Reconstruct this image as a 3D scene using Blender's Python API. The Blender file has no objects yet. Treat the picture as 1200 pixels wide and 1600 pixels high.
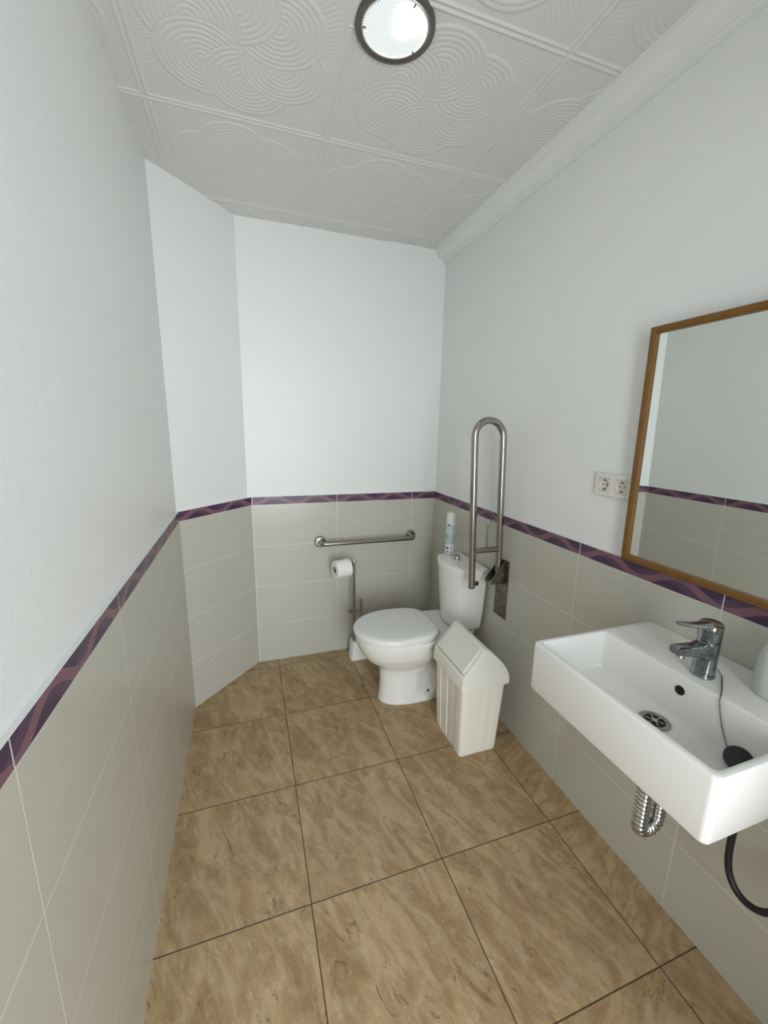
import bpy, bmesh, math
import numpy as np
from mathutils import Vector, Matrix
PI = math.pi
C = bpy.context.scene.collection
scene = bpy.context.scene

# ------------------------------------------------------------ camera
CAM = dict(cx=-0.22605, cy=-0.13194, cz=1.45797, yaw=0.328424, pitch=-0.208447, roll=0.019449, f=634.9, px=3.684, py=2.300)
def make_camera():
    cam = bpy.data.cameras.new('camera'); o = bpy.data.objects.new('camera', cam); C.objects.link(o)
    y, p, r = CAM['yaw'], CAM['pitch'], CAM['roll']
    f = Vector((math.sin(y)*math.cos(p), math.cos(y)*math.cos(p), math.sin(p)))
    rt = Vector((math.cos(y), -math.sin(y), 0)); u = rt.cross(f)
    r2 = rt*math.cos(r)+u*math.sin(r); u2 = -rt*math.sin(r)+u*math.cos(r)
    M = Matrix((r2, u2, -f)).transposed().to_4x4(); M.translation = Vector((CAM['cx'], CAM['cy'], CAM['cz']))
    o.matrix_world = M
    cam.sensor_fit = 'HORIZONTAL'; cam.sensor_width = 36; cam.lens = 36*CAM['f']/1200
    cam.shift_x = -CAM['px']/1200; cam.shift_y = CAM['py']/1200; cam.clip_start = .01
    scene.camera = o
make_camera()
# ------------------------------------------------------------ light
vs = scene.view_settings
vs.view_transform = 'Standard'; vs.look = 'None'; vs.gamma = 1; vs.use_curve_mapping = False; vs.exposure = 0.48
world = bpy.data.worlds.new('world'); scene.world = world; world.use_nodes = True
world.node_tree.nodes['Background'].inputs[0].default_value = (.80, .90, 1, 1)
world.node_tree.nodes['Background'].inputs[1].default_value = .35
LAMP_EMIT = 24.0
def area(name, loc, rot, sx, sy, power, col):
    l = bpy.data.lights.new(name, 'AREA'); l.shape = 'RECTANGLE'; l.size = sx; l.size_y = sy; l.energy = power; l.color = col
    o = bpy.data.objects.new(name, l); C.objects.link(o); o.location = loc; o.rotation_euler = rot; return o
area('doorway_daylight', (.22, -1.45, 1.25), (PI/2, 0, 0), 1.3, 1.9, 62, (.90, .955, 1))

# ------------------------------------------------------------ node helpers
class NT:
    def __init__(s, name, rough=.5, metal=0, color=(.8, .8, .8), spec=.5, coat=0):
        s.mat = bpy.data.materials.new(name); s.mat.use_nodes = True; s.t = s.mat.node_tree
        s.b = s.t.nodes['Principled BSDF']
        s.b.inputs['Base Color'].default_value = (*color, 1); s.b.inputs['Roughness'].default_value = rough
        s.b.inputs['Metallic'].default_value = metal; s.b.inputs['Specular IOR Level'].default_value = spec
        s.b.inputs['Coat Weight'].default_value = coat; s.b.inputs['Coat Roughness'].default_value = .05
    def link(s, a, b): s.t.links.new(a, b)
    def node(s, ty, **kw):
        n = s.t.nodes.new(ty)
        for k, v in kw.items(): setattr(n, k, v)
        return n
    def put(s, sock, v):
        if hasattr(v, 'is_linked') or isinstance(v, bpy.types.NodeSocket): s.link(v, sock)
        else: sock.default_value = v
    def m(s, op, a, b=0.0, c=0.0):
        n = s.node('ShaderNodeMath', operation=op)
        s.put(n.inputs[0], a); s.put(n.inputs[1], b); s.put(n.inputs[2], c)
        return n.outputs[0]
    def step(s, x, lo, hi):          # smooth 0..1 between lo and hi
        n = s.node('ShaderNodeMapRange', interpolation_type='SMOOTHSTEP')
        s.put(n.inputs[0], x); s.put(n.inputs[1], lo); s.put(n.inputs[2], hi)
        return n.outputs[0]
    def mix(s, f, a, b):
        n = s.node('ShaderNodeMix', data_type='RGBA')
        s.put(n.inputs[0], f)
        for i, v in ((6, a), (7, b)):
            if isinstance(v, tuple): n.inputs[i].default_value = (*v, 1)
            else: s.link(v, n.inputs[i])
        return n.outputs[2]
    def xyz(s, v):
        n = s.node('ShaderNodeSeparateXYZ'); s.link(v, n.inputs[0]); return n.outputs
    def vec(s, x, y, z=0.0):
        n = s.node('ShaderNodeCombineXYZ'); s.put(n.inputs[0], x); s.put(n.inputs[1], y); s.put(n.inputs[2], z); return n.outputs[0]
    def noise(s, v, scale=5, detail=3, rough=.5, dist=0.0):
        n = s.node('ShaderNodeTexNoise'); s.link(v, n.inputs['Vector'])
        n.inputs['Scale'].default_value = scale; n.inputs['Detail'].default_value = detail
        n.inputs['Roughness'].default_value = rough; n.inputs['Distortion'].default_value = dist
        return n.outputs['Fac']
    def uv(s): return s.node('ShaderNodeTexCoord').outputs['UV']
    def obj(s): return s.node('ShaderNodeTexCoord').outputs['Object']
    def bump(s, h, strength=.5, dist=.001):
        n = s.node('ShaderNodeBump'); n.inputs['Strength'].default_value = strength; n.inputs['Distance'].default_value = dist
        s.link(h, n.inputs['Height']); s.link(n.outputs[0], s.b.inputs['Normal'])
    def color(s, v): s.link(v, s.b.inputs['Base Color'])
    def rough(s, v): s.put(s.b.inputs['Roughness'], v)

M = {}
# painted plaster
n = NT('plaster', rough=.42, color=(.80, .81, .79), spec=.4)
h = n.noise(n.obj(), 55, 3, .6); h2 = n.noise(n.obj(), 6, 2)
n.bump(n.m('ADD', h, n.m('MULTIPLY', h2, 3.0)), .35, .002); M['plaster'] = n.mat
# wall tile
n = NT('wall_tile', rough=.24, spec=.5)
u, v, _ = n.xyz(n.uv())
su = n.m('ABSOLUTE', n.m('SUBTRACT', n.m('FRACT', n.m('ADD', n.m('DIVIDE', u, .4964), .5)), .5))
sv = n.m('ABSOLUTE', n.m('SUBTRACT', n.m('FRACT', n.m('ADD', n.m('DIVIDE', v, .2508), .5)), .5))
eu = n.m('MULTIPLY', su, .4964); ev = n.m('MULTIPLY', sv, .2508)
e = n.m('MINIMUM', eu, ev)
tile = n.step(e, .0008, .0016)
st = n.noise(n.vec(n.m('MULTIPLY', u, 5.0), n.m('MULTIPLY', v, 260.0)), 1.0, 3, .6)
st2 = n.noise(n.vec(n.m('MULTIPLY', u, 1.2), n.m('MULTIPLY', v, 8.0)), 1.5, 2)
c = n.mix(n.step(st, .25, .75), (.490, .475, .405), (.560, .545, .475))
c = n.mix(n.m('MULTIPLY', st2, .25), c, (.52, .505, .435))
n.color(n.mix(tile, (.74, .72, .67), c))
n.bump(n.m('ADD', n.m('MULTIPLY', st, .35), n.m('MULTIPLY', tile, 1.2)), .35, .0006)
M['tile'] = n.mat
# border tile
n = NT('border_tile', rough=.34)
u, v, _ = n.xyz(n.uv())
eu = n.m('MULTIPLY', n.m('ABSOLUTE', n.m('SUBTRACT', n.m('FRACT', n.m('ADD', n.m('DIVIDE', u, .4964), .5)), .5)), .4964)
t = n.m('DIVIDE', n.m('SUBTRACT', v, 1.0033), .0455)                       # 0..1 up the strip
w = n.m('MULTIPLY', n.m('COSINE', n.m('MULTIPLY', u, 2*PI/.2482)), -.50)
dlt = n.m('SUBTRACT', n.m('SUBTRACT', t, .5), w)                             # signed distance from the ribbon's middle
band = n.m('SUBTRACT', 1.0, n.step(n.m('ABSOLUTE', dlt), .25, .28))
w2 = n.m('MULTIPLY', n.m('COSINE', n.m('ADD', n.m('MULTIPLY', u, 2*PI/.2482), .9)), -.50)
d2 = n.m('SUBTRACT', n.m('SUBTRACT', t, .5), w2)
sh = n.step(n.m('ABSOLUTE', d2), .42, .45)
fine = n.noise(n.vec(n.m('MULTIPLY', u, 30.0), n.m('MULTIPLY', v, 900.0)), 1, 2)
dark = n.mix(sh, (.085, .040, .085), (.048, .022, .062))
c = n.mix(band, dark, (.205, .100, .130))
c = n.mix(n.m('MULTIPLY', fine, .25), c, (.15, .09, .13))
n.color(n.mix(n.step(eu, .0010, .0017), (.72, .70, .68), c)); M['border'] = n.mat
n = NT('grout_edge', rough=.6, color=(.80, .81, .80)); M['edge'] = n.mat
# floor
n = NT('floor_tile', rough=.33, spec=.45)
x, y, _ = n.xyz(n.obj())
S = .45
tx = n.m('DIVIDE', n.m('SUBTRACT', x, -.10606), S); ty = n.m('DIVIDE', n.m('SUBTRACT', y, .86966), S)
ix = n.m('FLOOR', tx); iy = n.m('FLOOR', ty)
ex = n.m('ABSOLUTE', n.m('SUBTRACT', n.m('FRACT', n.m('ADD', tx, .5)), .5)); ey = n.m('ABSOLUTE', n.m('SUBTRACT', n.m('FRACT', n.m('ADD', ty, .5)), .5))
e = n.m('MULTIPLY', n.m('MINIMUM', ex, ey), S)
wn = n.node('ShaderNodeTexWhiteNoise', noise_dimensions='3D'); n.link(n.vec(ix, iy, 3.3), wn.inputs['Vector'])
rnd = wn.outputs['Value']
ang = n.m('ADD', n.m('MULTIPLY', n.m('GREATER_THAN', rnd, .72), 1.45), -.34)
loc = n.vec(n.m('SUBTRACT', tx, ix), n.m('SUBTRACT', ty, iy), n.m('MULTIPLY', rnd, 19.0))
vr = n.node('ShaderNodeVectorRotate', rotation_type='Z_AXIS'); n.link(loc, vr.inputs['Vector']); n.link(ang, vr.inputs['Angle'])
lx, ly, lz = n.xyz(vr.outputs[0])
pv = n.vec(n.m('MULTIPLY', lx, 4.2), n.m('MULTIPLY', ly, 1.3), lz)
big = n.noise(pv, 1.6, 5, .62, 1.1)
vein = n.noise(pv, 1.15, 4, .55, .9)
vl = n.m('SUBTRACT', 1.0, n.step(n.m('ABSOLUTE', n.m('SUBTRACT', vein, .5)), .0, .011))
msk = n.step(n.noise(pv, 2.6, 2), .44, .60)
stk = n.noise(n.vec(n.m('MULTIPLY', lx, 26.0), n.m('MULTIPLY', ly, 4.0), lz), 1.0, 4, .65, .8)
fineg = n.noise(n.obj(), 130, 3, .7)
patch = n.noise(n.obj(), 22, 4, .65)
c = n.mix(n.step(big, .33, .66), (.300, .192, .088), (.460, .332, .178))
c = n.mix(n.m('MULTIPLY', n.step(patch, .45, .7), .35), c, (.53, .42, .29))
c = n.mix(n.m('MULTIPLY', n.step(stk, .52, .72), .5), c, (.23, .135, .065))
c = n.mix(n.m('MULTIPLY', n.m('MULTIPLY', vl, msk), .75), c, (.13, .075, .035))
c = n.mix(n.m('MULTIPLY', n.step(fineg, .5, .75), .30), c, (.62, .50, .36))
gm = n.step(e, .0012, .0024)
n.color(n.mix(gm, (.085, .052, .032), c))
n.bump(n.m('ADD', gm, n.m('MULTIPLY', big, .3)), .5, .0012)
n.rough(n.m('ADD', .30, n.m('MULTIPLY', patch, .12))); M['floor'] = n.mat
# embossed ceiling panels
n = NT('ceiling_panel', rough=.55, color=(.70, .695, .675), spec=.35)
n.bump(n.noise(n.obj(), 160, 2), .1, .001); M['ceiling'] = n.mat
n = NT('cove_white', rough=.5, color=(.78, .79, .775)); M['cove'] = n.mat
# ceramics, plastics, metals
M['ceramic'] = NT('ceramic', rough=.12, color=(.84, .83, .79), spec=.5, coat=.4).mat
M['seat'] = NT('seat_plastic', rough=.22, color=(.79, .80, .77)).mat
n = NT('bin_plastic', rough=.38, color=(.86, .82, .73)); n.bump(n.noise(n.obj(), 300, 2), .08, .0006); M['bin'] = n.mat
n = NT('bin_lid_plastic', rough=.38, color=(.85, .83, .75)); M['binlid'] = n.mat
n = NT('brushed_steel', rough=.30, metal=1, color=(.36, .335, .30))
q = n.noise(n.obj(), 420, 2); n.rough(n.m('ADD', .17, n.m('MULTIPLY', q, .16))); M['steel'] = n.mat
n = NT('dark_steel', rough=.36, metal=1, color=(.30, .27, .24))
sm = n.noise(n.obj(), 25, 4, .7); n.color(n.mix(n.step(sm, .35, .7), (.13, .115, .10), (.25, .225, .20))); M['dsteel'] = n.mat
M['chrome'] = NT('chrome', rough=.08, metal=1, color=(.52, .52, .51)).mat
n = NT('worn_chrome', rough=.12, metal=1, color=(.6, .6, .6))
sm = n.noise(n.obj(), 90, 4, .7); n.rough(n.m('ADD', .06, n.m('MULTIPLY', n.step(sm, .4, .7), .3))); n.color(n.mix(n.step(sm, .4, .7), (.36, .38, .39), (.22, .24, .25))); M['wchrome'] = n.mat
M['cap'] = NT('faucet_cap', rough=.25, metal=1, color=(.24, .15, .11)).mat
M['black'] = NT('black_rubber', rough=.45, color=(.010, .010, .012)).mat
M['hole'] = NT('dark_hole', rough=.8, color=(.006, .006, .006)).mat
n = NT('wood_frame', rough=.35)
x, y, z = n.xyz(n.obj())
g = n.noise(n.vec(n.m('MULTIPLY', x, 60.0), n.m('MULTIPLY', y, 25.0), n.m('MULTIPLY', z, 25.0)), 1, 4, .6)
n.color(n.mix(g, (.115, .048, .004), (.235, .110, .012))); M['wood'] = n.mat
M['mirror'] = NT('mirror_glass', rough=.005, metal=1, color=(.84, .88, .855)).mat
M['socket'] = NT('socket_plastic', rough=.32, color=(.72, .71, .64)).mat
M['socket_in'] = NT('socket_insert', rough=.35, color=(.68, .63, .56)).mat
M['gap'] = NT('socket_gap', rough=.7, color=(.30, .26, .21)).mat
n = NT('tissue_paper', rough=.9, color=(.86, .85, .82)); n.bump(n.noise(n.obj(), 220, 2), .3, .001); M['paper'] = n.mat
M['card'] = NT('cardboard', rough=.9, color=(.20, .17, .14)).mat
M['white'] = NT('white_plastic', rough=.35, color=(.80, .79, .75)).mat
# lamp glass: prismatic dimples, lit by the bulb sitting behind its upper right part
n = NT('lamp_glass', rough=.25, color=(.4, .42, .42))
x, y, _ = n.xyz(n.obj())
dd = n.m('SQRT', n.m('ADD', n.m('MULTIPLY', x, x), n.m('MULTIPLY', y, y)))
a = n.m('ARCTAN2', y, x)
cell = n.m('MULTIPLY', n.m('SINE', n.m('ADD', n.m('MULTIPLY', a, 30.0), n.m('MULTIPLY', dd, 500.0))), n.m('SINE', n.m('SUBTRACT', n.m('MULTIPLY', a, 30.0), n.m('MULTIPLY', dd, 500.0))))
em = n.m('ADD', .46, n.m('MULTIPLY', cell, .24))
ctr = n.m('SUBTRACT', 1.0, n.step(dd, .0, .022))
ec = n.mix(ctr, (.90, .97, .97), (.95, .93, .62))
n.link(ec, n.b.inputs['Emission Color']); n.link(em, n.b.inputs['Emission Strength']); M['glass_lit'] = n.mat
n = NT('lamp_bulb', color=(1, 1, 1)); n.b.inputs['Emission Color'].default_value = (1, .985, .95, 1); n.b.inputs['Emission Strength'].default_value = LAMP_EMIT; M['bulb'] = n.mat
n = NT('lamp_ring', rough=.38, metal=.8, color=(.17, .155, .14)); M['ring'] = n.mat
# spray can print
n = NT('can_print', rough=.25, metal=0)
_, _, z = n.xyz(n.obj())
c = n.mix(n.step(z, .060, .064), (.72, .75, .77), (.42, .55, .56))
c = n.mix(n.step(z, .074, .076), (.80, .82, .84), c) if False else c
c = n.mix(n.step(z, .118, .120), c, (.50, .62, .62)); c = n.mix(n.step(z, .168, .172), c, (.62, .72, .73)); c = n.mix(n.step(z, .182, .184), c, (.74, .78, .78))
n.color(c); M['can'] = n.mat
M['ink'] = NT('ink', rough=.4, color=(.02, .035, .05)).mat
n = NT('dispenser_plastic', rough=.18, color=(.74, .76, .72), spec=.5); n.b.inputs['Transmission Weight'].default_value = .25; M['disp'] = n.mat

# ------------------------------------------------------------ mesh helpers
def obj(name, bm, mat, parent=None, smooth=True, bevel=0, seg=2, sub=0, angle=.6):
    me = bpy.data.meshes.new(name); bmesh.ops.recalc_face_normals(bm, faces=bm.faces[:]); bm.to_mesh(me); bm.free()
    mats = mat if isinstance(mat, (list, tuple)) else [mat]
    for k in mats: me.materials.append(M[k])
    o = bpy.data.objects.new(name, me); C.objects.link(o)
    if smooth:
        for p in me.polygons: p.use_smooth = True
    if bevel:
        b = o.modifiers.new('bevel', 'BEVEL'); b.width = bevel; b.segments = seg; b.limit_method = 'ANGLE'; b.angle_limit = .6; b.harden_normals = False
    if sub:
        b = o.modifiers.new('sub', 'SUBSURF'); b.levels = sub; b.render_levels = sub
    if smooth and not sub:
        me.set_sharp_from_angle(angle=angle) if not bevel else None
        if bevel:
            wn = o.modifiers.new('wn', 'WEIGHTED_NORMAL'); wn.keep_sharp = False
    if parent is not None:
        o.parent = parent; o.matrix_parent_inverse = Matrix.Translation(parent.location).inverted() @ Matrix.Identity(4)
    return o
def thing(name, label, cat, loc, group=None):
    o = bpy.data.objects.new(name, None); C.objects.link(o); o.location = loc; o.empty_display_size = .05
    o['label'] = label; o['category'] = cat
    if group: o['group'] = group
    return o
def tag(o, label, cat, group=None):
    o['label'] = label; o['category'] = cat
    if group: o['group'] = group
    return o
def struct(o): o['kind'] = 'structure'; return o
def box(bm, x0, x1, y0, y1, z0, z1):
    vs_ = [bm.verts.new((x, y, z)) for x in (x0, x1) for y in (y0, y1) for z in (z0, z1)]
    for f in ((0,1,3,2), (4,6,7,5), (0,4,5,1), (2,3,7,6), (0,2,6,4), (1,5,7,3)): bm.faces.new([vs_[i] for i in f])
    return vs_
def loft(bm, loops, cap0=True, cap1=True, closed=True):
    rings = [[bm.verts.new(p) for p in L] for L in loops]
    nn = len(loops[0])
    for a_, b_ in zip(rings, rings[1:]):
        for i in range(nn if closed else nn-1):
            j = (i+1) % nn
            bm.faces.new((a_[i], a_[j], b_[j], b_[i]))
    if cap0: bm.faces.new(rings[0][::-1])
    if cap1: bm.faces.new(rings[-1])
    return rings
def rrect(x0, x1, y0, y1, r, z, k=6):
    P = []
    for cx, cy, a0 in ((x1-r, y1-r, 0), (x0+r, y1-r, PI/2), (x0+r, y0+r, PI), (x1-r, y0+r, 1.5*PI)):
        for i in range(k+1):
            a_ = a0+PI/2*i/k; P.append((cx+r*math.cos(a_), cy+r*math.sin(a_), z))
    return P
def frame(d, up=None):
    d = d.normalized(); up = up or (Vector((0, 0, 1)) if abs(d.z) < .9 else Vector((1, 0, 0)))
    a_ = d.cross(up).normalized(); return a_, a_.cross(d).normalized() * -1
def tube(bm, pts, r, k=16, cap=True):
    pts = [Vector(p) for p in pts]; rs = r if isinstance(r, (list, tuple)) else [r]*len(pts)
    d = (pts[1]-pts[0]).normalized(); a_, b_ = frame(d); loops = []
    for i, p in enumerate(pts):
        t = (pts[min(i+1, len(pts)-1)]-pts[max(i-1, 0)]).normalized()
        q = d.rotation_difference(t); a_ = q @ a_; b_ = q @ b_; d = t
        loops.append([tuple(p+a_*rs[i]*math.cos(2*PI*j/k)+b_*rs[i]*math.sin(2*PI*j/k)) for j in range(k)])
    loft(bm, loops, cap, cap)
def fillet(pts, r, k=8):
    pts = [Vector(p) for p in pts]; out = [pts[0]]
    for a_, b_, c_ in zip(pts, pts[1:], pts[2:]):
        d1 = (a_-b_); d2 = (c_-b_); rr = min(r, d1.length*.49, d2.length*.49)
        p1 = b_+d1.normalized()*rr; p2 = b_+d2.normalized()*rr
        for i in range(k+1):
            t = i/k; out.append(p1*(1-t)**2+b_*2*t*(1-t)+p2*t*t)
    out.append(pts[-1]); return out
def lathe(bm, prof, center, axis=(0, 0, 1), k=32, cap0=True, cap1=True):
    ax = Vector(axis).normalized(); a_, b_ = frame(ax); c_ = Vector(center)
    loft(bm, [[tuple(c_+ax*h_+(a_*math.cos(2*PI*j/k)+b_*math.sin(2*PI*j/k))*r_) for j in range(k)] for r_, h_ in prof], cap0, cap1)
def NB(): return bmesh.new()

# ------------------------------------------------------------ room shell
XR, YB, H = .9394, 2.3011, 2.4931
T = .0; LG = .010                                            # plaster sits 10 mm behind the tile face
ZB, ZT = 1.0033, 1.0488
YF = -.45
C1 = (-.5497, 1.9598); C2 = (-.2226, 2.3011); C3 = (XR, YB)
LF = (-.5497-.0047*(YF-1.9598)*1.0, YF); LF = (-.5367, YF)
def wall(name, a_, b_, off, pa, pb, ta=None, tb=None):
    """a_,b_: tile-face line ends on the floor; off: u of a_; pa,pb: plaster line ends just above the strip; ta,tb: the same at the ceiling"""
    bm = NB(); uvl = bm.loops.layers.uv.new('UVMap')
    ax, ay = a_; bx, by = b_; L = math.hypot(bx-ax, by-ay); ta = ta or pa; tb = tb or pb
    nx, ny = (by-ay)/L, -(bx-ax)/L                            # outward (away from room) set by ordering
    def quad(P, U, mi):
        f = bm.faces.new([bm.verts.new(p) for p in P]); f.material_index = mi
        for l, u_ in zip(f.loops, U): l[uvl].uv = u_
    quad([(ax, ay, 0), (bx, by, 0), (bx, by, ZB), (ax, ay, ZB)], [(off, 0), (off+L, 0), (off+L, ZB), (off, ZB)], 1)
    quad([(ax, ay, ZB), (bx, by, ZB), (bx, by, ZT), (ax, ay, ZT)], [(off, ZB), (off+L, ZB), (off+L, ZT), (off, ZT)], 2)
    quad([(ax, ay, ZT), (bx, by, ZT), (pb[0], pb[1], ZT), (pa[0], pa[1], ZT)], [(0, 0)]*4, 3)
    quad([(pa[0], pa[1], ZT), (pb[0], pb[1], ZT), (tb[0], tb[1], H+.02), (ta[0], ta[1], H+.02)], [(0, 0)]*4, 0)
    # solid back of the wall
    oa = (ax+NX(a_, b_)[0]*.12, ay+NX(a_, b_)[1]*.12); ob = (bx+NX(a_, b_)[0]*.12, by+NX(a_, b_)[1]*.12)
    quad([(ob[0], ob[1], 0), (oa[0], oa[1], 0), (oa[0], oa[1], H+.02), (ob[0], ob[1], H+.02)], [(0, 0)]*4, 0)
    quad([(oa[0], oa[1], 0), (ax, ay, 0), (ax, ay, ZT), (oa[0], oa[1], ZT)], [(0, 0)]*4, 0)
    quad([(oa[0], oa[1], ZT), (pa[0], pa[1], ZT), (ta[0], ta[1], H+.02), (oa[0], oa[1], H+.02)], [(0, 0)]*4, 0)
    quad([(ax, ay, 0), (oa[0], oa[1], 0), (ob[0], ob[1], 0), (bx, by, 0)], [(0, 0)]*4, 0)
    me = bpy.data.meshes.new(name); bm.to_mesh(me); bm.free()
    for k in ('plaster', 'tile', 'border', 'edge'): me.materials.append(M[k])
    o = bpy.data.objects.new(name, me); C.objects.link(o); return struct(o)
def NX(a_, b_):      # outward normal; walls are listed clockwise seen from above (left, chamfer, back, right)
    L = math.hypot(b_[0]-a_[0], b_[1]-a_[1]); return (-(b_[1]-a_[1])/L, (b_[0]-a_[0])/L)
P1 = (-.5600, 1.9600); P2 = (-.2410, 2.3111); P3 = (XR+.012, YB+.010)
T1 = (-.5600, 1.9650); T2 = (-.2360, 2.3111)
LL = math.hypot(C1[0]-LF[0], C1[1]-LF[1])
wall('wall_left', LF, C1, -(.9568-YF) % .4964, (LF[0]-.01, YF), P1, None, T1)
wall('wall_corner', C1, C2, .012, P1, P2, T1, T2)
wall('wall_back', C2, C3, -(.2804-C2[0]) % .4964, P2, P3, T2, None)
wall('wall_right', C3, (XR, YF), -(YB-2.0168) % .4964, P3, (XR+.010, YF))
# front wall behind the camera with the doorway the daylight comes through
DX0, DX1, DZ = -.38, .47, 2.08
bm = NB()
box(bm, -.70, DX0, YF-.12, YF, 0, H+.02); box(bm, DX1, XR+.13, YF-.12, YF, 0, H+.02); box(bm, DX0, DX1, YF-.12, YF, DZ, H+.02)
struct(obj('wall_front', bm, 'plaster', smooth=False))
bm = NB()
box(bm, DX0-.07, DX0, YF, YF+.015, 0, DZ+.07); box(bm, DX1, DX1+.07, YF, YF+.015, 0, DZ+.07); box(bm, DX0, DX1, YF, YF+.015, DZ, DZ+.07)
struct(obj('trim_1', bm, 'white', smooth=False))
bm = NB(); box(bm, -.72, XR+.14, YF-1.6, YB+.14, -.06, 0); struct(obj('floor', bm, 'floor', smooth=False))
def relief(x, y):                       # panels with a pinwheel of six ringed discs, fine rays around it and two beads along the edges
    G = .5843
    fx = (((x+.48712)/G) % 1-.5)*G; fy = (((y-1.6039)/G) % 1-.5)*G
    rho = np.hypot(fx, fy); th = -np.arctan2(fy, fx); R = .131; s_ = PI/3
    A = np.arccos(np.minimum(rho/(2*R), 1)); tt = th+10*s_+.35
    phi = np.floor((tt+A)/s_)*s_-tt
    D = np.sqrt(np.maximum(rho**2+R*R-2*R*rho*np.cos(phi), 0))
    sm = lambda v, lo, hi: (lambda q: q*q*(3-2*q))(np.clip((v-lo)/(hi-lo), 0, 1))
    ins = 1-sm(D, R*.985, R*1.015)
    rings = np.abs(np.sin(D*PI*8.0/R+PI/2*0))**.55
    edg = G/2-np.maximum(np.abs(fx), np.abs(fy))
    rays = np.sin(th*130)*(1-sm(rho, .30, .35))*sm(edg, .024, .034)
    beads = np.exp(-((edg-.0085)/.0048)**2)
    h = ins*(.25+.75*rings)+(1-ins)*(.12*rays)+beads*1.2
    lamp = np.hypot(x-.196, y-1.112)
    return h*sm(lamp, .096, .104)
def ceiling_mesh():
    x0, x1, y0, y1, d = -.66, .93, YF-.05, YB+.05, .0022
    nx_, ny_ = int((x1-x0)/d), int((y1-y0)/d)
    gx = np.linspace(x0, x1, nx_); gy = np.linspace(y0, y1, ny_); X, Y = np.meshgrid(gx, gy)
    co = np.stack([X, Y, H-relief(X, Y)*.0026], -1).reshape(-1, 3)
    i = (np.arange(ny_-1)[:, None]*nx_+np.arange(nx_-1)[None, :]).reshape(-1)
    q = np.stack([i, i+nx_, i+nx_+1, i+1], -1)
    # slab above
    X0, X1, Y0, Y1 = -.72, XR+.14, YF-.12, YB+.14; o_ = len(co)
    sl = np.array([(x, y, z) for x in (X0, X1) for y in (Y0, Y1) for z in (H+.002, H+.06)]); co = np.vstack([co, sl])
    q = np.vstack([q, np.array([(0,1,3,2), (4,6,7,5), (0,4,5,1), (2,3,7,6), (0,2,6,4), (1,5,7,3)])+o_])
    me = bpy.data.meshes.new('ceiling'); me.vertices.add(len(co)); me.vertices.foreach_set('co', co.astype(np.float32).ravel())
    me.loops.add(len(q)*4); me.loops.foreach_set('vertex_index', q.astype(np.int32).ravel())
    me.polygons.add(len(q)); me.polygons.foreach_set('loop_start', (np.arange(len(q))*4).astype(np.int32))
    sf = np.ones(len(q), bool); sf[-6:] = False; me.polygons.foreach_set('use_smooth', sf); me.update(calc_edges=True)
    me.materials.append(M['ceiling']); o = bpy.data.objects.new('ceiling', me); C.objects.link(o); return o
struct(ceiling_mesh())
# plaster cove along the right wall
prof = [(.868, H+.001), (.868, H-.006), (.874, H-.008), (.880, H-.006), (.884, H-.010), (.886, H-.016), (.893, H-.034), (.905, H-.047), (.920, H-.055), (.926, H-.057), (.928, H-.062),
        (.934, H-.062), (.936, H-.067), (.9415, H-.069), (.9415, H-.076), (.955, H-.076), (.955, H+.001)]
bm = NB(); loft(bm, [[(x_, yy, z_) for x_, z_ in prof] for yy in (YF, YB+.012)]); struct(obj('trim_2', bm, 'cove', angle=.35))

# ------------------------------------------------------------ washbasin
SX0, SX1, SY0, SY1, SZ0, SZ1 = .503, .937, .233, .716, .739, .884
t = thing('washbasin', 'white rectangular ceramic washbasin mounted on the right wall under the mirror', 'sink', (.72, .47, SZ0))
bm = NB(); L = []
L.append(rrect(SX0+.06, SX1-.001, SY0+.04, SY1-.04, .02, SZ0, 8)); L.append(rrect(SX0+.010, SX1-.001, SY0+.010, SY1-.010, .014, SZ0, 8))
L.append(rrect(SX0+.003, SX1, SY0+.003, SY1-.003, .014, SZ0+.003, 8)); L.append(rrect(SX0, SX1, SY0, SY1, .014, SZ0+.010, 8))
for dz, di in ((-.007, 0), (-.0035, .0008), (-.001, .003), (0, .0065)): L.append(rrect(SX0+di, SX1, SY0+di, SY1-di, .0135, SZ1+dz, 8))
IX0, IX1, IY0, IY1 = .521, .746, .250, .700
for dz, di in ((0, -.004), (-.001, -.0015), (-.004, 0), (-.05, .003), (-.095, .006), (-.106, .010), (-.112, .018), (-.1145, .030)):
    L.append(rrect(IX0+di, IX1-di, IY0+di, IY1-di, .012, SZ1+dz, 8))
L.append(rrect(.60, .70, .42, .52, .04, SZ1-.118, 8))
loft(bm, L); obj('basin', bm, 'ceramic', t, angle=.5)
ZF = SZ1-.1165
bm = NB(); lathe(bm, [(.0335, 0), (.0345, .002), (.031, .0038), (.026, .003), (.023, .0005)], (.686, .478, ZF), cap0=False, cap1=False, k=40)
dr = obj('drain', bm, 'steel', t)
bm = NB(); lathe(bm, [(.0235, .0008), (.0235, .0010)], (.686, .478, ZF), k=32); obj('drain_hole', bm, 'hole', dr)
bm = NB()
for a_ in (0, PI/3, 2*PI/3):
    d = Vector((math.cos(a_), math.sin(a_), 0))*.021; c_ = Vector((.686, .478, ZF+.0018)); tube(bm, [c_-d, c_+d], .0016, 8)
lathe(bm, [(.0015, 0), (.006, .0005), (.006, .002), (.002, .0028)], (.686, .478, ZF+.0012), k=20)
obj('strainer', bm, 'chrome', dr)
bm = NB(); lathe(bm, [(.0115, -.002), (.0115, .0005)], (.7425, .470, .845), axis=(-1, 0, 0), k=28); obj('overflow', bm, 'hole', t)

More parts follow.
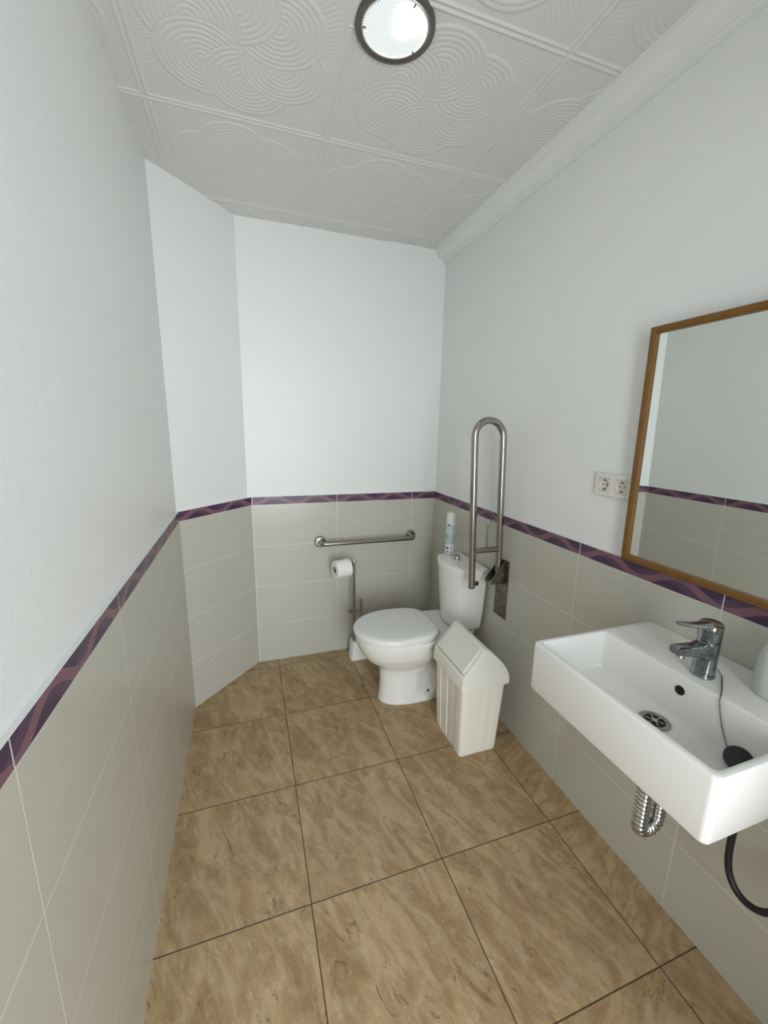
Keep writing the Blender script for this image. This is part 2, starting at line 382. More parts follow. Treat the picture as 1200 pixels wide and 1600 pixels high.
# ------------------------------------------------------------ faucet
FX, FY = .797, .461
t = thing('faucet', 'chrome single lever mixer tap with brown cap on the back of the basin', 'faucet', (FX, FY, SZ1))
bm = NB(); lathe(bm, [(.0250, 0), (.0255, .002), (.0245, .006), (.0240, .05), (.0238, .093)], (FX, FY, SZ1), k=36); obj('body', bm, 'wchrome', t)
bm = NB()
def sec(x_, zc, hw, hh_, k=16):
    return [(x_, FY+hw*abs(math.cos(2*PI*j/k))**.6*(1 if math.cos(2*PI*j/k) >= 0 else -1), zc+hh_*abs(math.sin(2*PI*j/k))**.6*(1 if math.sin(2*PI*j/k) >= 0 else -1)) for j in range(k)]
loft(bm, [sec(FX-.002, SZ1+.066, .0225, .026), sec(FX-.022, SZ1+.068, .0225, .022), sec(FX-.038, SZ1+.072, .0205, .015), sec(FX-.070, SZ1+.078, .0185, .0120), sec(FX-.102, SZ1+.082, .0175, .0105), sec(FX-.108, SZ1+.082, .0155, .009)])
sp = obj('spout', bm, 'wchrome', t)
bm = NB(); lathe(bm, [(.0105, 0), (.0110, .002), (.0110, .013), (.009, .0135), (.0085, .008)], (FX-.090, FY, SZ1+.077), axis=(-.12, 0, -1), k=24, cap1=False); obj('aerator', bm, 'chrome', sp)
bm = NB(); lathe(bm, [(.0085, .0), (.0085, .0105)], (FX-.090, FY, SZ1+.077), axis=(-.12, 0, -1), k=20); obj('aerator_hole', bm, 'hole', sp)
bm = NB(); lathe(bm, [(.0225, .0), (.0225, .0035)], (FX, FY, SZ1+.0925), k=36); obj('seam_ring', bm, 'hole', t)
bm = NB()
lathe(bm, [(.0240, .0), (.0248, .002), (.0250, .030), (.0252, .038), (.024, .040)], (FX, FY, SZ1+.0955), axis=(-.07, 0, 1), k=36)
def lsec(x_, zc, hw, hh_): return [(x_, FY+hw*math.cos(2*PI*j/16), zc+hh_*math.sin(2*PI*j/16)) for j in range(16)]
loft(bm, [lsec(FX-.006, SZ1+.132, .019, .006), lsec(FX-.030, SZ1+.134, .019, .0055), lsec(FX-.060, SZ1+.139, .0165, .0045), lsec(FX-.090, SZ1+.146, .0150, .0035), lsec(FX-.106, SZ1+.149, .0125, .0032), lsec(FX-.114, SZ1+.150, .007, .002)])
lv = obj('lever', bm, 'wchrome', t)
bm = NB(); lathe(bm, [(.0222, .0), (.0222, .0016), (.0205, .0026)], (FX-.0028, FY, SZ1+.1352), axis=(-.07, 0, 1), k=36); obj('lever_cap', bm, 'cap', lv)
# plug on its ball chain
t = thing('sink_plug', 'black rubber plug on a ball chain lying in the right end of the basin', 'plug', (.722, .320, ZF))
ax = Vector((-.55, -.25, .80)).normalized()
bm = NB(); lathe(bm, [(.020, 0), (.0235, .003), (.0255, .010), (.0255, .016), (.021, .018), (.006, .0195)], Vector((.727, .322, ZF+.012)), axis=ax, k=32); obj('stopper', bm, 'black', t)
pts = [Vector(p) for p in ((.823, .446, .900), (.828, .438, .8905), (.818, .430, .8865), (.790, .412, .8865), (.765, .397, .8865), (.748, .388, .8835), (.7415, .384, .872), (.7405, .374, .835), (.7385, .362, .808), (.735, .350, .790), (.727, .336, .7915))]
sm_ = []
for i in range(len(pts)-1):
    p0_, p1_, p2_, p3_ = pts[max(i-1, 0)], pts[i], pts[i+1], pts[min(i+2, len(pts)-1)]
    for q in range(12):
        s = q/12; sm_.append(.5*((2*p1_)+(-p0_+p2_)*s+(2*p0_-5*p1_+4*p2_-p3_)*s*s+(-p0_+3*p1_-3*p2_+p3_)*s**3))
sm_.append(pts[-1])
bm = NB(); acc = 0; last = sm_[0]
tube(bm, sm_, .0005, 6)
for p in sm_:
    acc += (p-last).length; last = p
    if acc > .0042: acc = 0; bmesh.ops.create_icosphere(bm, subdivisions=1, radius=.0020, matrix=Matrix.Translation(p))
obj('chain', bm, 'dsteel', t)
bm = NB(); tube(bm, [(.818, .450, .900), (.825, .445, .9015)], .0022, 10); obj('chain_stud', bm, 'chrome', t)

# soap dispenser at the right end of the basin
DXc, DYc = .874, .350
t = thing('soap_dispenser', 'white rounded soap bottle on the basin ledge by the right edge of the photo', 'soap dispenser', (DXc, DYc, SZ1))
bm = NB(); lathe(bm, [(.042, 0), (.0455, .004), (.046, .012), (.0455, .075), (.043, .098), (.037, .114), (.025, .125), (.013, .128)], (DXc, DYc, SZ1), k=40); obj('bottle', bm, 'disp', t)
bm = NB(); lathe(bm, [(.013, 0), (.0135, .001), (.0135, .012), (.006, .013), (.0055, .032)], (DXc, DYc, SZ1+.1275), k=24); obj('pump', bm, 'white', t)
bm = NB(); a0 = math.atan2(-.49, -1.0)
for (da, z0, z1) in ((-.55, .054, .060),):
    pass
bm2 = bm
def patch(bm_, c_, r_, a_0, a_1, z0, z1, k=4):
    prev = None
    for i in range(k+1):
        a_ = a_0+(a_1-a_0)*i/k; p = (c_[0]+r_*math.cos(a_), c_[1]+r_*math.sin(a_))
        cur = (bm_.verts.new((p[0], p[1], z0)), bm_.verts.new((p[0], p[1], z1)))
        if prev: bm_.faces.new((prev[0], cur[0], cur[1], prev[1]))
        prev = cur
patch(bm, (DXc, DYc), .0463, PI+.02, PI+.05, SZ1+.075, SZ1+.087); obj('print', bm, 'ink', t, smooth=False)

# ------------------------------------------------------------ pipes below the basin
t = thing('drain_pipe', 'chrome corrugated flexible drain pipe hanging under the basin', 'pipe', (.69, .474, .44))
path = fillet([(.690, .474, .742), (.690, .474, .440), (.752, .474, .440), (.752, .474, .585), (.9385, .474, .585)], .031, 14)
ps = []
for a_, b_ in zip(path, path[1:]):
    k = max(1, int((b_-a_).length/.0011))
    for i in range(k): ps.append(a_.lerp(b_, i/k))
ps.append(path[-1]); acc = 0; rr = []; last = ps[0]
for p in ps:
    acc += (p-last).length; last = p
    rr.append(.0155+.0036*(abs(math.sin(PI*acc/.0125)))**.8)
bm = NB(); tube(bm, ps, rr, 20); obj('corrugated_pipe', bm, 'chrome', t)
bm = NB(); lathe(bm, [(.021, 0), (.021, .030), (.016, .032)], (.690, .474, SZ0+.0005), axis=(0, 0, -1), k=24); obj('tailpiece', bm, 'chrome', t)
bm = NB(); lathe(bm, [(.033, 0), (.031, .006), (.019, .010)], (XR-.0005, .474, .585), axis=(-1, 0, 0), k=28); obj('escutcheon', bm, 'chrome', t)
bm = NB(); ctl = [(.815, .345, .741), (.838, .352, .62), (.850, .359, .49), (.850, .353, .415), (.850, .333, .375), (.850, .302, .364), (.852, .268, .385), (.870, .235, .44), (.905, .215, .50), (.938, .205, .53)]
pts = [Vector(p) for p in ctl]; sm_ = []
for i in range(len(pts)-1):
    p0_, p1_, p2_, p3_ = pts[max(i-1, 0)], pts[i], pts[i+1], pts[min(i+2, len(pts)-1)]
    for q in range(10):
        s = q/10; sm_.append(.5*((2*p1_)+(-p0_+p2_)*s+(2*p0_-5*p1_+4*p2_-p3_)*s*s+(-p0_+3*p1_-3*p2_+p3_)*s**3))
sm_.append(pts[-1]); tube(bm, sm_, .0078, 16)
tag(obj('water_hose', bm, 'black'), 'thick black water hose looping beneath the right end of the basin', 'hose')

# ------------------------------------------------------------ mirror
MY0, MY1, MZ0, MZ1 = .235, .833, 1.052, 1.759
t = thing('mirror', 'large wall mirror in a brown wooden frame above the basin', 'mirror', (XR, .53, MZ0))
bm = NB(); fw = .0195; xb, xf = XR-.001+.010, XR-.0185
pr = [(xb, 0), (xf+.001, 0), (xf, .001), (xf, .012), (xf+.003, fw-.001), (xf+.004, fw), (xb-.012, fw), (xb-.012, fw+.001), (xb, fw+.001)]
def fr(y_, z_, sy, sz): return [(p[0], y_+sy*p[1], z_+sz*p[1]) for p in pr]
L = [fr(MY0, MZ0, 1, 1), fr(MY1, MZ0, -1, 1), fr(MY1, MZ1, -1, -1), fr(MY0, MZ1, 1, -1)]
rings = [[bm.verts.new(p) for p in q] for q in L]
for i in range(4):
    a_, b_ = rings[i], rings[(i+1) % 4]
    for j in range(len(pr)):
        j2 = (j+1) % len(pr); bm.faces.new((a_[j], a_[j2], b_[j2], b_[j]))
obj('frame', bm, 'wood', t, smooth=False)
bm = NB(); box(bm, xf+.010, xb-.004, MY0+fw-.004, MY1-fw+.004, MZ0+fw-.004, MZ1-fw+.004); obj('glass', bm, 'mirror', t, smooth=False)
t.rotation_euler.y = -.0145

# ------------------------------------------------------------ double wall socket
t = thing('wall_socket', 'cream double power socket on the white wall beside the mirror', 'socket', (XR+.01, .918, 1.238))
PX = XR+.010
bm = NB()
for yc, ya, yb in ((.954, .918, .992), (.885, .8435, .918)):
    def rc_(x_, i0, i1, iz): return [(x_, ya+i0, 1.240+iz), (x_, yb-i1, 1.240+iz), (x_, yb-i1, 1.318-iz), (x_, ya+i0, 1.318-iz)]
    e0, e1 = (0, .0025) if yc > .92 else (.0025, 0)
    def sq_(x_): return [(x_, yc-.0235, 1.255), (x_, yc+.0235, 1.255), (x_, yc+.0235, 1.302), (x_, yc-.0235, 1.302)]
    loft(bm, [rc_(PX+.001, 0, 0, 0), rc_(PX-.0085, 0, 0, 0), rc_(PX-.0100, e0, e1, .0025), sq_(PX-.0100), sq_(PX-.001)], False, False)
obj('cover_plate', bm, 'socket', t, smooth=False)
for yc in (.954, .885):
    bm = NB(); box(bm, PX-.0012, PX+.0012, yc-.0235, yc+.0235, 1.2785-.0235, 1.2785+.0235); g = obj('outlet', bm, 'gap', t, smooth=False)
    # insert: square face with a round well
    bm = NB(); k = 32; xx = PX-.0104; h_ = .0226
    def sq(a_):
        c_, s_2 = math.cos(a_), math.sin(a_); m_ = h_/max(abs(c_), abs(s_2)); return (m_*c_, m_*s_2)
    angs = [2*PI*(j+.5)/k for j in range(k)]; angs = sorted(angs+[PI/4+i*PI/2 for i in range(4)])
    mk = lambda rad, x_: [(x_, yc+rad*math.cos(a_), 1.2785+rad*math.sin(a_)) for a_ in angs]
    mq = lambda x_: [(x_, yc+sq(a_)[0], 1.2785+sq(a_)[1]) for a_ in angs]
    loft(bm, [mq(PX-.001), mq(xx), mk(.0198, xx), mk(.0188, xx+.001), mk(.0180, PX-.0030)], False, True)
    obj('socket_face', bm, 'socket_in', g, angle=.5)
    for dy in (-.0085, .0085):
        bm = NB(); lathe(bm, [(.0026, 0), (.0026, .0003)], (PX-.0031, yc+dy, 1.2785), axis=(-1, 0, 0), k=12); obj('pin_hole', bm, 'hole', g)
    for s in (-1, 1):
        bm = NB(); box(bm, PX-.0085, PX-.0028, yc-.003, yc+.003, 1.2785+s*.0160-.0022, 1.2785+s*.0160+.0022); obj('earth_clip', bm, 'dsteel', g, smooth=False)

# ------------------------------------------------------------ toilet
YC = 1.745
t = thing('toilet', 'white close coupled toilet with closed lid in the far right corner', 'toilet', (.62, YC, 0))
def egg(x0, x1, w, z, k=56, p=2.3, sq_=.0):
    xc = x0+(x1-x0)*.47; P = []
    for j in range(k):
        a_ = 2*PI*j/k; c_, s_2 = math.cos(a_), math.sin(a_)
        rx = (x1-xc) if c_ > 0 else (xc-x0); pp = (p+sq_) if c_ > 0 else p
        P.append((xc+rx*math.copysign(abs(c_)**(2/pp), c_), YC+w*math.copysign(abs(s_2)**(2/pp), s_2), z))
    return P
rows = [(0, .388, .800, .094), (.006, .386, .800, .095), (.03, .390, .800, .091), (.08, .394, .798, .087), (.13, .395, .796, .085), (.17, .393, .795, .085), (.195, .388, .795, .088),
        (.212, .376, .795, .097), (.232, .352, .80, .116), (.262, .318, .82, .142), (.30, .290, .86, .163), (.335, .273, .90, .174), (.365, .264, .918, .179), (.388, .262, .925, .180), (.396, .266, .922, .177)]
bm = NB()
def dense(rows):
    out = []
    for a_, b_ in zip(rows, rows[1:]):
        k = max(1, int((b_[0]-a_[0])/.008))
        for i in range(k):
            s = i/k; out.append(tuple(a_[q]*(1-s)+b_[q]*s for q in range(4)))
    out.append(rows[-1]); return out
loops = []
for z_, x0, x1, w in dense(rows):
    P = egg(x0, x1, w, z_, 96, 2.25, .9)
    Q = []
    for x_, y_, zz in P:
        if y_ < YC and zz < .25:                                    # oval hollow on the camera side of the foot, with the fixing bolt
            e_ = ((x_-.648)/.040)**2+((zz-.112)/.088)**2
            if e_ < 1: y_ += .034*(1-e_)**.33
        if y_ > YC and zz < .25:
            e_ = ((x_-.648)/.040)**2+((zz-.112)/.088)**2
            if e_ < 1: y_ -= .034*(1-e_)**.33
        # narrow neck behind the bowl
        if x_ > .60 and zz > .2 and zz < .385:
            f_ = min(1, (x_-.60)/.10)*(1-max(0, (zz-.34)/.045)); y_ = YC+(y_-YC)*(1-.32*f_)
        Q.append((x_, y_, zz))
    loops.append(Q)
loft(bm, loops); obj('bowl', bm, 'ceramic', t, angle=1.0)
bm = NB(); lathe(bm, [(.007, 0), (.0068, .004), (.004, .006)], (.652, YC-.072, .046), axis=(-.1, -1, .1), k=16); obj('fixing_bolt', bm, 'dsteel', t)
def seatloop(x0, x1, w, z, k=80, cut=.06):
    P = []
    xc = x0+.215
    for j in range(k):
        a_ = 2*PI*j/k; c_, s_2 = math.cos(a_), math.sin(a_)
        if c_ <= 0: x_ = xc+(xc-x0)*c_; y_ = w*s_2
        else:
            pp = 4.2; x_ = xc+(x1-xc)*abs(c_)**(2/pp); y_ = w*math.copysign(abs(s_2)**(2/pp), s_2)
            f_ = (x_-xc)/(x1-xc); y_ *= (1-.10*f_**2)
        P.append((x_, YC+y_, z))
    return P
def inset(d): return (.250+d, .688-d, .188-d)
bm = NB(); loft(bm, [seatloop(*inset(.012), .396), seatloop(*inset(.006), .398), seatloop(*inset(.004), .404), seatloop(*inset(.006), .411), seatloop(*inset(.010), .412)]); obj('seat', bm, 'seat', t, angle=.8)
bm = NB(); loft(bm, [seatloop(*inset(.004), .4135), seatloop(*inset(.0), .4155), seatloop(*inset(.0), .424), seatloop(*inset(.003), .430), seatloop(*inset(.010), .4345), seatloop(*inset(.025), .437), seatloop(*inset(.07), .4385), seatloop(*inset(.13), .439)]); obj('lid', bm, 'seat', t, angle=.8)
for s in (-1, 1):
    bm = NB(); tube(bm, [(.690, YC+s*.075-.018, .4035), (.690, YC+s*.075+.018, .4035)], .0075, 14); obj('hinge', bm, 'seat', t)
def tankloop(xc_, xe, xb_, w, z, r=.02, k=20):
    P = []
    # front, bowed
    for i in range(k+1):
        s = -1+2*i/k; P.append((xc_+(xe-xc_)*abs(s)**2.2, YC-(w-r*.2)*s*-1 if False else YC+s*(w-.001), z))
    # back-left corner then back-right
    for i in range(7):
        a_ = PI/2-PI/2*i/6; P.append((xb_-r+r*math.cos(a_), YC+w-r+r*math.sin(a_), z))
    for i in range(7):
        a_ = -PI/2*i/6; P.append((xb_-r+r*math.cos(a_), YC-w+r+r*math.sin(a_), z))
    return P
def tank_smooth(P):      # round the two front corners
    nn = len(P); Q = [Vector(p) for p in P]
    for _ in range(2): Q = [(Q[i-1]+Q[i]*2+Q[(i+1) % nn])/4 for i in range(nn)]
    return [tuple(q) for q in Q]
tk = [(.3975, .775, .825, .922, .118), (.402, .768, .818, .924, .126), (.42, .763, .812, .925, .134), (.50, .757, .806, .925, .145), (.60, .752, .800, .925, .155), (.70, .748, .797, .925, .163), (.716, .748, .797, .925, .164)]
bm = NB(); loft(bm, [tank_smooth(tankloop(a_, b_, c_, w, z_)) for z_, a_, b_, c_, w in tk]); tank = obj('tank', bm, 'ceramic', t, angle=.9)
lk = [(.7165, .745, .794, .928, .166), (.718, .742, .791, .930, .169), (.742, .741, .790, .931, .170), (.750, .744, .793, .930, .167), (.754, .752, .801, .924, .160), (.7555, .775, .815, .905, .135)]
bm = NB(); loft(bm, [tank_smooth(tankloop(a_, b_, c_, w, z_)) for z_, a_, b_, c_, w in lk]); tl = obj('tank_lid', bm, 'ceramic', t, angle=.7)
bm = NB(); lathe(bm, [(.019, 0), (.0195, .002), (.0185, .010), (.018, .019), (.016, .0215)], (.838, YC+.025, .7553), k=32); fb = obj('flush_button', bm, 'chrome', t)
bm = NB(); lathe(bm, [(.0135, 0), (.0125, .002)], (.838, YC+.025, .7765), k=28); obj('button_cap', bm, 'wchrome', fb)
bm = NB(); lathe(bm, [(.013, 0), (.013, .003), (.009, .004), (.009, .008)], (.855, YC-.1605, .682), axis=(0, -1, -.05), k=22, cap1=True); a_ = obj('tank_plug', bm, 'dsteel', t)
bm = NB(); lathe(bm, [(.0055, .0), (.0055, .0006)], (.855, YC-.1686, .6816), axis=(0, -1, -.05), k=16); obj('plug_hole', bm, 'hole', a_)
bm = NB(); lathe(bm, [(.011, 0), (.011, .016), (.008, .017), (.008, .030)], (.845, YC+.156, .635), axis=(0, 1, 0), k=20)
tube(bm, fillet([(.845, YC+.180, .640), (.845, YC+.180, .30), (.845, YC+.180, .25), (.9385, YC+.180, .22)], .03), .0052, 12)
obj('inlet_pipe', bm, 'dsteel', t)

# air freshener on the tank lid
CXc, CYc = .842, 1.868
t = thing('air_freshener', 'slim pale blue and white spray can standing on the toilet tank lid', 'spray can', (CXc, CYc, .7555))
def loc_obj(o, c_):      # move the origin to c_ so that object coordinates start there
    v = Vector(c_)
    o.data.transform(Matrix.Translation(-v)); o.matrix_parent_inverse = Matrix.Identity(4)
    o.location = v-(o.parent.location if o.parent else Vector((0, 0, 0))); return o
bm = NB(); lathe(bm, [(.0235, 0), (.0258, .002), (.0262, .006), (.0258, .008), (.0258, .178), (.0245, .188), (.0225, .193)], (CXc, CYc, .7555), k=36)
loc_obj(obj('can_body', bm, 'can', t), (CXc, CYc, .7555))
bm = NB(); lathe(bm, [(.0235, 0), (.0240, .003), (.0232, .046), (.0215, .052), (.015, .0535)], (CXc, CYc, .7555+.190), k=36); obj('cap', bm, 'white', t)
bm = NB(); lathe(bm, [(.0262, 0), (.0266, .0015), (.0262, .003)], (CXc, CYc, .7557), k=36); obj('base_ring', bm, 'dsteel', t)
ca = math.atan2(-.13-CYc, -.226-CXc)
z0 = .7555
for a0_, a1_, b0_, b1_ in ((-.75, -.05, .170, .177), (-.75, -.55, .105, .115), (-.6, -.5, .100, .104), (-.85, -.25, .036, .046), (-.8, -.2, .022, .025), (-.75, -.15, .014, .019), (.15, .35, .040, .047), (.05, .18, .030, .034), (.3, .4, .024, .032), (.15, .35, .010, .020), (.35, .42, .035, .038)):
    bm = NB(); patch(bm, (CXc, CYc), .0260, ca+a0_, ca+a1_, z0+b0_, z0+b1_); obj('label_print', bm, 'ink', t, smooth=False)

# ------------------------------------------------------------ folding grab bar on the right wall
GY = 1.484
t = thing('folding_grab_bar', 'tall upright folding steel grab bar beside the toilet', 'grab bar', (XR, GY, .537))
bm = NB(); box(bm, XR-.0045, XR-.0002, GY-.050, GY+.050, .537, .837); obj('wall_plate', bm, 'dsteel', t, bevel=.002)
def lean(x0, z0_, z1_): return x0-.052*(z1_-z0_)
bi = Vector((.912, GY, .765)); bo = Vector((.767, GY, .712)); dirv = Vector((-.047, 0, 1)).normalized()
ti = bi+dirv*(1.425-.765); to = bo+dirv*(1.425-.712)
mid = (ti+to)/2; hr = (ti-to).length/2; ex = (ti-to).normalized(); ez = dirv
arc = [mid+ex*hr*math.cos(a_)+ez*hr*1.0*math.sin(a_) for a_ in [PI*i/28 for i in range(29)]]
bm = NB(); tube(bm, [bi]+arc+[bo], .0160, 24); obj('tube', bm, 'steel', t)
bm = NB(); lathe(bm, [(.0160, 0), (.0162, .001), (.0160, .005), (.013, .007)], bo+dirv*.001, axis=-dirv, k=24); obj('end_cap', bm, 'black', t)
cz = .893; ci = bi+dirv*((cz-.765)/dirv.z); co = bo+dirv*((cz-.712)/dirv.z)
bm = NB(); tube(bm, [ci-ex*.006, co+ex*.006], .0135, 20); obj('crossbar', bm, 'steel', t)
hx = co.x+(ci.x-co.x)*.52
bm = NB(); tube(bm, fillet([(hx, GY, cz), (hx-.004, GY, 1.035), (hx+.030, GY-.004, 1.038)], .014), .0042, 12); obj('paper_hook', bm, 'steel', t)
for s in (-1, 1):
    bm = NB(); y0_ = GY+s*.026-.002; y1_ = y0_+.004
    pf = [(XR-.004, .722), (XR-.004, .835), (XR-.014, .836), (.856, .742), (.856, .722)]
    loft(bm, [[(x_, y0_, z_) for x_, z_ in pf], [(x_, y1_, z_) for x_, z_ in pf]]); obj('bracket', bm, 'dsteel', t, bevel=.0012)
bm = NB(); tube(bm, [(.9155, GY-.032, .770), (.9155, GY+.032, .770)], .0055, 14); obj('pivot_bolt', bm, 'steel', t)
for dy, z_ in ((-.038, .815), (.038, .815), (-.038, .700), (.038, .700), ):
    bm = NB(); lathe(bm, [(.0055, 0), (.0052, .002), (.003, .0032)], (XR-.0044, GY+dy, z_), axis=(-1, 0, 0), k=16); obj('screw', bm, 'steel', t)

# ------------------------------------------------------------ straight grab bar on the back wall
t = thing('wall_grab_bar', 'short horizontal steel grab bar on the tiled back wall', 'grab bar', (.47, YB, .758))
xl, xr_ = .171, .774; zb = .758; yo = YB-.068
bm = NB(); tube(bm, fillet([(xl, YB-.008, zb), (xl, yo, zb), (xr_, yo, zb-.001), (xr_, YB-.008, zb)], .040, 12), .0145, 22); obj('tube', bm, 'steel', t)
for x_ in (xl, xr_):
    bm = NB(); lathe(bm, [(.036, 0), (.0365, .002), (.034, .010), (.029, .014), (.015, .015)], (x_, YB-.0004, zb), axis=(0, -1, 0), k=36); obj('flange', bm, 'steel', t)

# ------------------------------------------------------------ paper and brush stand
SXc, SYc = .358, 2.178
t = thing('paper_stand', 'chrome pole stand for toilet paper and brush behind the toilet bowl', 'stand', (SXc+.03, SYc, 0))
bm = NB(); loft(bm, [rrect(.332, .465, 2.140, 2.240, .020, 0), rrect(.333, .464, 2.141, 2.239, .020, .004), rrect(.341, .437, 2.148, 2.228, .020, .118), rrect(.344, .434, 2.151, 2.225, .018, .122)]); obj('base', bm, 'white', t)
bm = NB(); tube(bm, [(SXc, SYc, .119), (SXc, SYc, .655)], .0085, 18); obj('pole', bm, 'steel', t)
bm = NB(); lathe(bm, [(.012, 0), (.012, .004), (.0095, .011)], (SXc, SYc, .648), k=20); obj('pole_top', bm, 'chrome', t)
bm = NB(); lathe(bm, [(.036, 0), (.038, .0015), (.036, .003)], (SXc, SYc, .317), k=32); obj('disc', bm, 'steel', t)
rd = Vector((-.975, -.21, -.03)).normalized(); rc = Vector((SXc, SYc, .634))
bm = NB(); tube(bm, [rc, rc+rd*.139], .0052, 12); lathe(bm, [(.0085, 0), (.0085, .006), (.006, .0075)], rc+rd*.133, axis=rd, k=18); obj('roll_arm', bm, 'chrome', t)
rs_ = rc+rd*.033+Vector((0, 0, -.013))
t2 = thing('toilet_paper_roll', 'white toilet paper roll hanging on the chrome pole stand', 'toilet paper', tuple(rs_))
bm = NB()
lp = [(.0200, 0), (.052, 0), (.0545, .003), (.0545, .093), (.052, .096), (.0200, .096)]
lathe(bm, lp+[lp[0]], rs_, axis=rd, k=48, cap0=False, cap1=False); obj('paper', bm, 'paper', t2, angle=.5)
bm = NB(); lathe(bm, [(.0185, .0005), (.0198, .0005), (.0198, .0955), (.0185, .0955), (.0185, .0005)], rs_, axis=rd, k=32, cap0=False, cap1=False); obj('core', bm, 'card', t2, angle=.5)
t = thing('toilet_brush', 'toilet brush with thin steel handle standing in the white base of the pole stand', 'brush', (.408, 2.190, .12))
bm = NB(); tube(bm, [(.408, 2.190, .1215), (.408, 2.190, .395)], .0065, 14); obj('handle', bm, 'steel', t)
bm = NB(); lathe(bm, [(.012, 0), (.012, .004), (.007, .007)], (.408, 2.190, .1222), k=18); obj('collar', bm, 'white', t)

# ------------------------------------------------------------ swing bin
t = thing('swing_bin', 'white plastic swing lid waste bin in front of the toilet', 'bin', (.71, 1.367, 0))
def binloop(x0, x1, y0, y1, z, d=.003, r=.016):
    P = []
    def corner(cx, cy, a0):
        for i in range(6):
            a_ = a0+PI/2*i/5; P.append((cx+r*math.cos(a_), cy+r*math.sin(a_), z))
    def side(p, q, nx, ny, cuts):          # shallow recessed panels along a side
        for s, dd_ in cuts:
            P.append((p[0]+(q[0]-p[0])*s-nx*dd_, p[1]+(q[1]-p[1])*s-ny*dd_, z))
    cuts = [(.16, 0), (.175, d), (.43, d), (.445, d*2.0), (.56, d*2.0), (.575, d), (.83, d), (.845, 0)]
    corner(x1-r, y1-r, 0); side((x1-r, y1), (x0+r, y1), 0, 1, cuts)
    corner(x0+r, y1-r, PI/2); side((x0, y1-r), (x0, y0+r), -1, 0, cuts)
    corner(x0+r, y0+r, PI); side((x0+r, y0), (x1-r, y0), 0, -1, cuts)
    corner(x1-r, y0+r, 1.5*PI); side((x1, y0+r), (x1, y1-r), 1, 0, cuts)
    return P
bm = NB()
b0 = (.612, .802, 1.242, 1.490); b1 = (.603, .822, 1.232, 1.502)
def bl(s, z, d=.003, ins=0): return binloop(*[b0[i]*(1-s)+b1[i]*s+(ins if i in (0, 2) else -ins) for i in range(4)], z, d)
loft(bm, [bl(0, 0, .0005, .005), bl(0, .002, .001, .002), bl(0, .006, .002), bl(.05, .02), bl(.95, .34), bl(1, .372)])
obj('bucket', bm, 'bin', t, angle=.45)
LX0, LX1, LY0, LY1 = .594, .832, 1.222, 1.512
pf = [(0, .350), (-.0015, .352), (-.0015, .378), (.001, .386), (.000, .402), (.004, .414), (.048, .466), (.094, .5225), (.104, .5320), (.116, .5330), (.128, .5270), (.165, .492), (.198, .458), (.222, .425), (.233, .402), (.237, .386), (.240, .378), (.240, .352), (.238, .350)]
bm = NB(); ls = []
for yy, sc, ins in ((LY0+.0, .965, .006), (LY0+.003, .985, .002), (LY0+.010, 1, 0), (LY1-.010, 1, 0), (LY1-.003, .985, .002), (LY1, .965, .006)):
    row = []
    for x_, z_ in pf:
        zz = .350+(z_-.350)*(sc if z_ > .386 else 1); xx = LX0+x_; xx = LX0+.119+(xx-LX0-.119)*(1-ins/.12)
        row.append((xx, yy, zz))
    ls.append(row)
loft(bm, ls); obj('lid', bm, 'binlid', t, angle=.5)
bm = NB()
nrm = Vector((-.1165, 0, .094)).normalized(); p0_ = Vector((LX0+.012, 0, .4245)); p1_ = Vector((LX0+.0925, 0, .5225))
ls = []
for yy in (LY0+.024, LY1-.024):
    ls.append([tuple(p+nrm*o_+Vector((0, yy, 0))) for p, o_ in ((p0_, -.004), (p1_, -.004), (p1_, .0030), (p0_, .0035))])
loft(bm, ls); obj('flap', bm, 'binlid', t, bevel=.0022, seg=3)
bm = NB(); ls = []
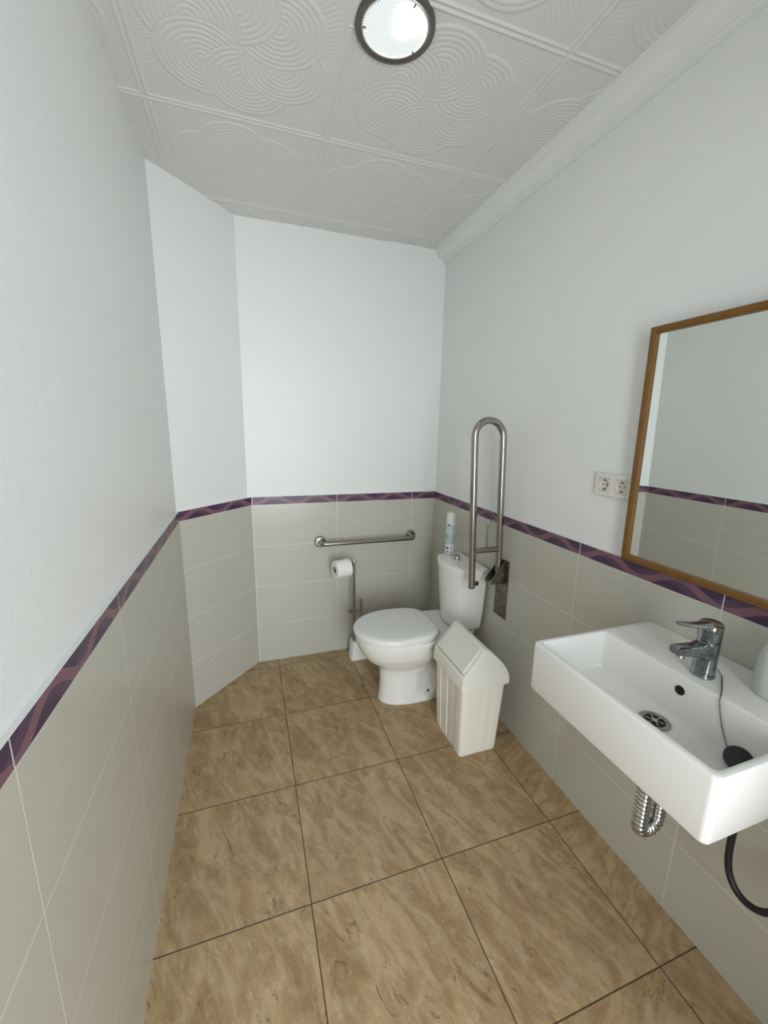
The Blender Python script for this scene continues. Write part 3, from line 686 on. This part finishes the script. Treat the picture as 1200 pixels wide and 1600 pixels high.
for yy in (LY0+.020, LY1-.020):
    ls.append([tuple(p+nrm*o_+Vector((0, yy, 0))) for p, o_ in ((p0_-Vector((.0025, 0, .003)), -.003), (p0_+Vector((.0, 0, .0)), -.003), (p0_, .0006), (p0_-Vector((.0025, 0, .003)), .0008))])
loft(bm, ls); obj('flap_gap', bm, 'gap', t, smooth=False)

# ------------------------------------------------------------ ceiling lamp
LXc, LYc = .196, 1.112
t = thing('ceiling_lamp', 'round recessed downlight in a dark metal ring on the embossed ceiling', 'lamp', (LXc, LYc, H))
bm = NB(); lathe(bm, [(.106, 0), (.106, .007), (.103, .011), (.095, .012), (.0890, .009), (.0880, .0)], (LXc, LYc, H+.0005), axis=(0, 0, -1), k=72, cap0=False, cap1=False); obj('ring', bm, 'ring', t, angle=.8)
bm = NB(); lathe(bm, [(.0885, .0005), (.0885, .0035)], (LXc, LYc, H), axis=(0, 0, -1), k=72); loc_obj(obj('glass', bm, 'glass_lit', t, angle=.5), (LXc, LYc, H))
bm = NB()     # the lit bulb behind the upper right of the glass: an irregular bright lobe
P = []
for j in range(40):
    a_ = 2*PI*j/40; r_ = .040+.006*math.cos(3*a_+.5); P.append((LXc+.030+r_*math.cos(a_), LYc-.026+r_*1.05*math.sin(a_)))
loft(bm, [[(x_, y_, H-.0036) for x_, y_ in P], [(x_, y_, H-.0056) for x_, y_ in P]]); obj('bulb', bm, 'bulb', t, angle=.5)
bm = NB(); lathe(bm, [(.0882, .0040), (.0882, .0075), (.0845, .0080), (.0840, .0040)], (LXc, LYc, H), axis=(0, 0, -1), k=72, cap0=False, cap1=False); obj('glass_rim', bm, 'white', t, angle=.6)
for a_ in (2.95, .55, 5.0):
    bm = NB(); c_ = Vector((LXc+.086*math.cos(a_), LYc+.086*math.sin(a_), H-.012)); tube(bm, [c_, c_-Vector((math.cos(a_), math.sin(a_), 0))*.009], .0022, 8); obj('clip', bm, 'ring', t)
bm = NB(); tube(bm, [(0.079, 1.147, 2.489), (0.093, 1.146, 2.489), (0.101, 1.166, 2.489), (0.098, 1.183, 2.489), (0.104, 1.197, 2.489)], .0011, 6); obj('sealant_thread', bm, 'white', t)
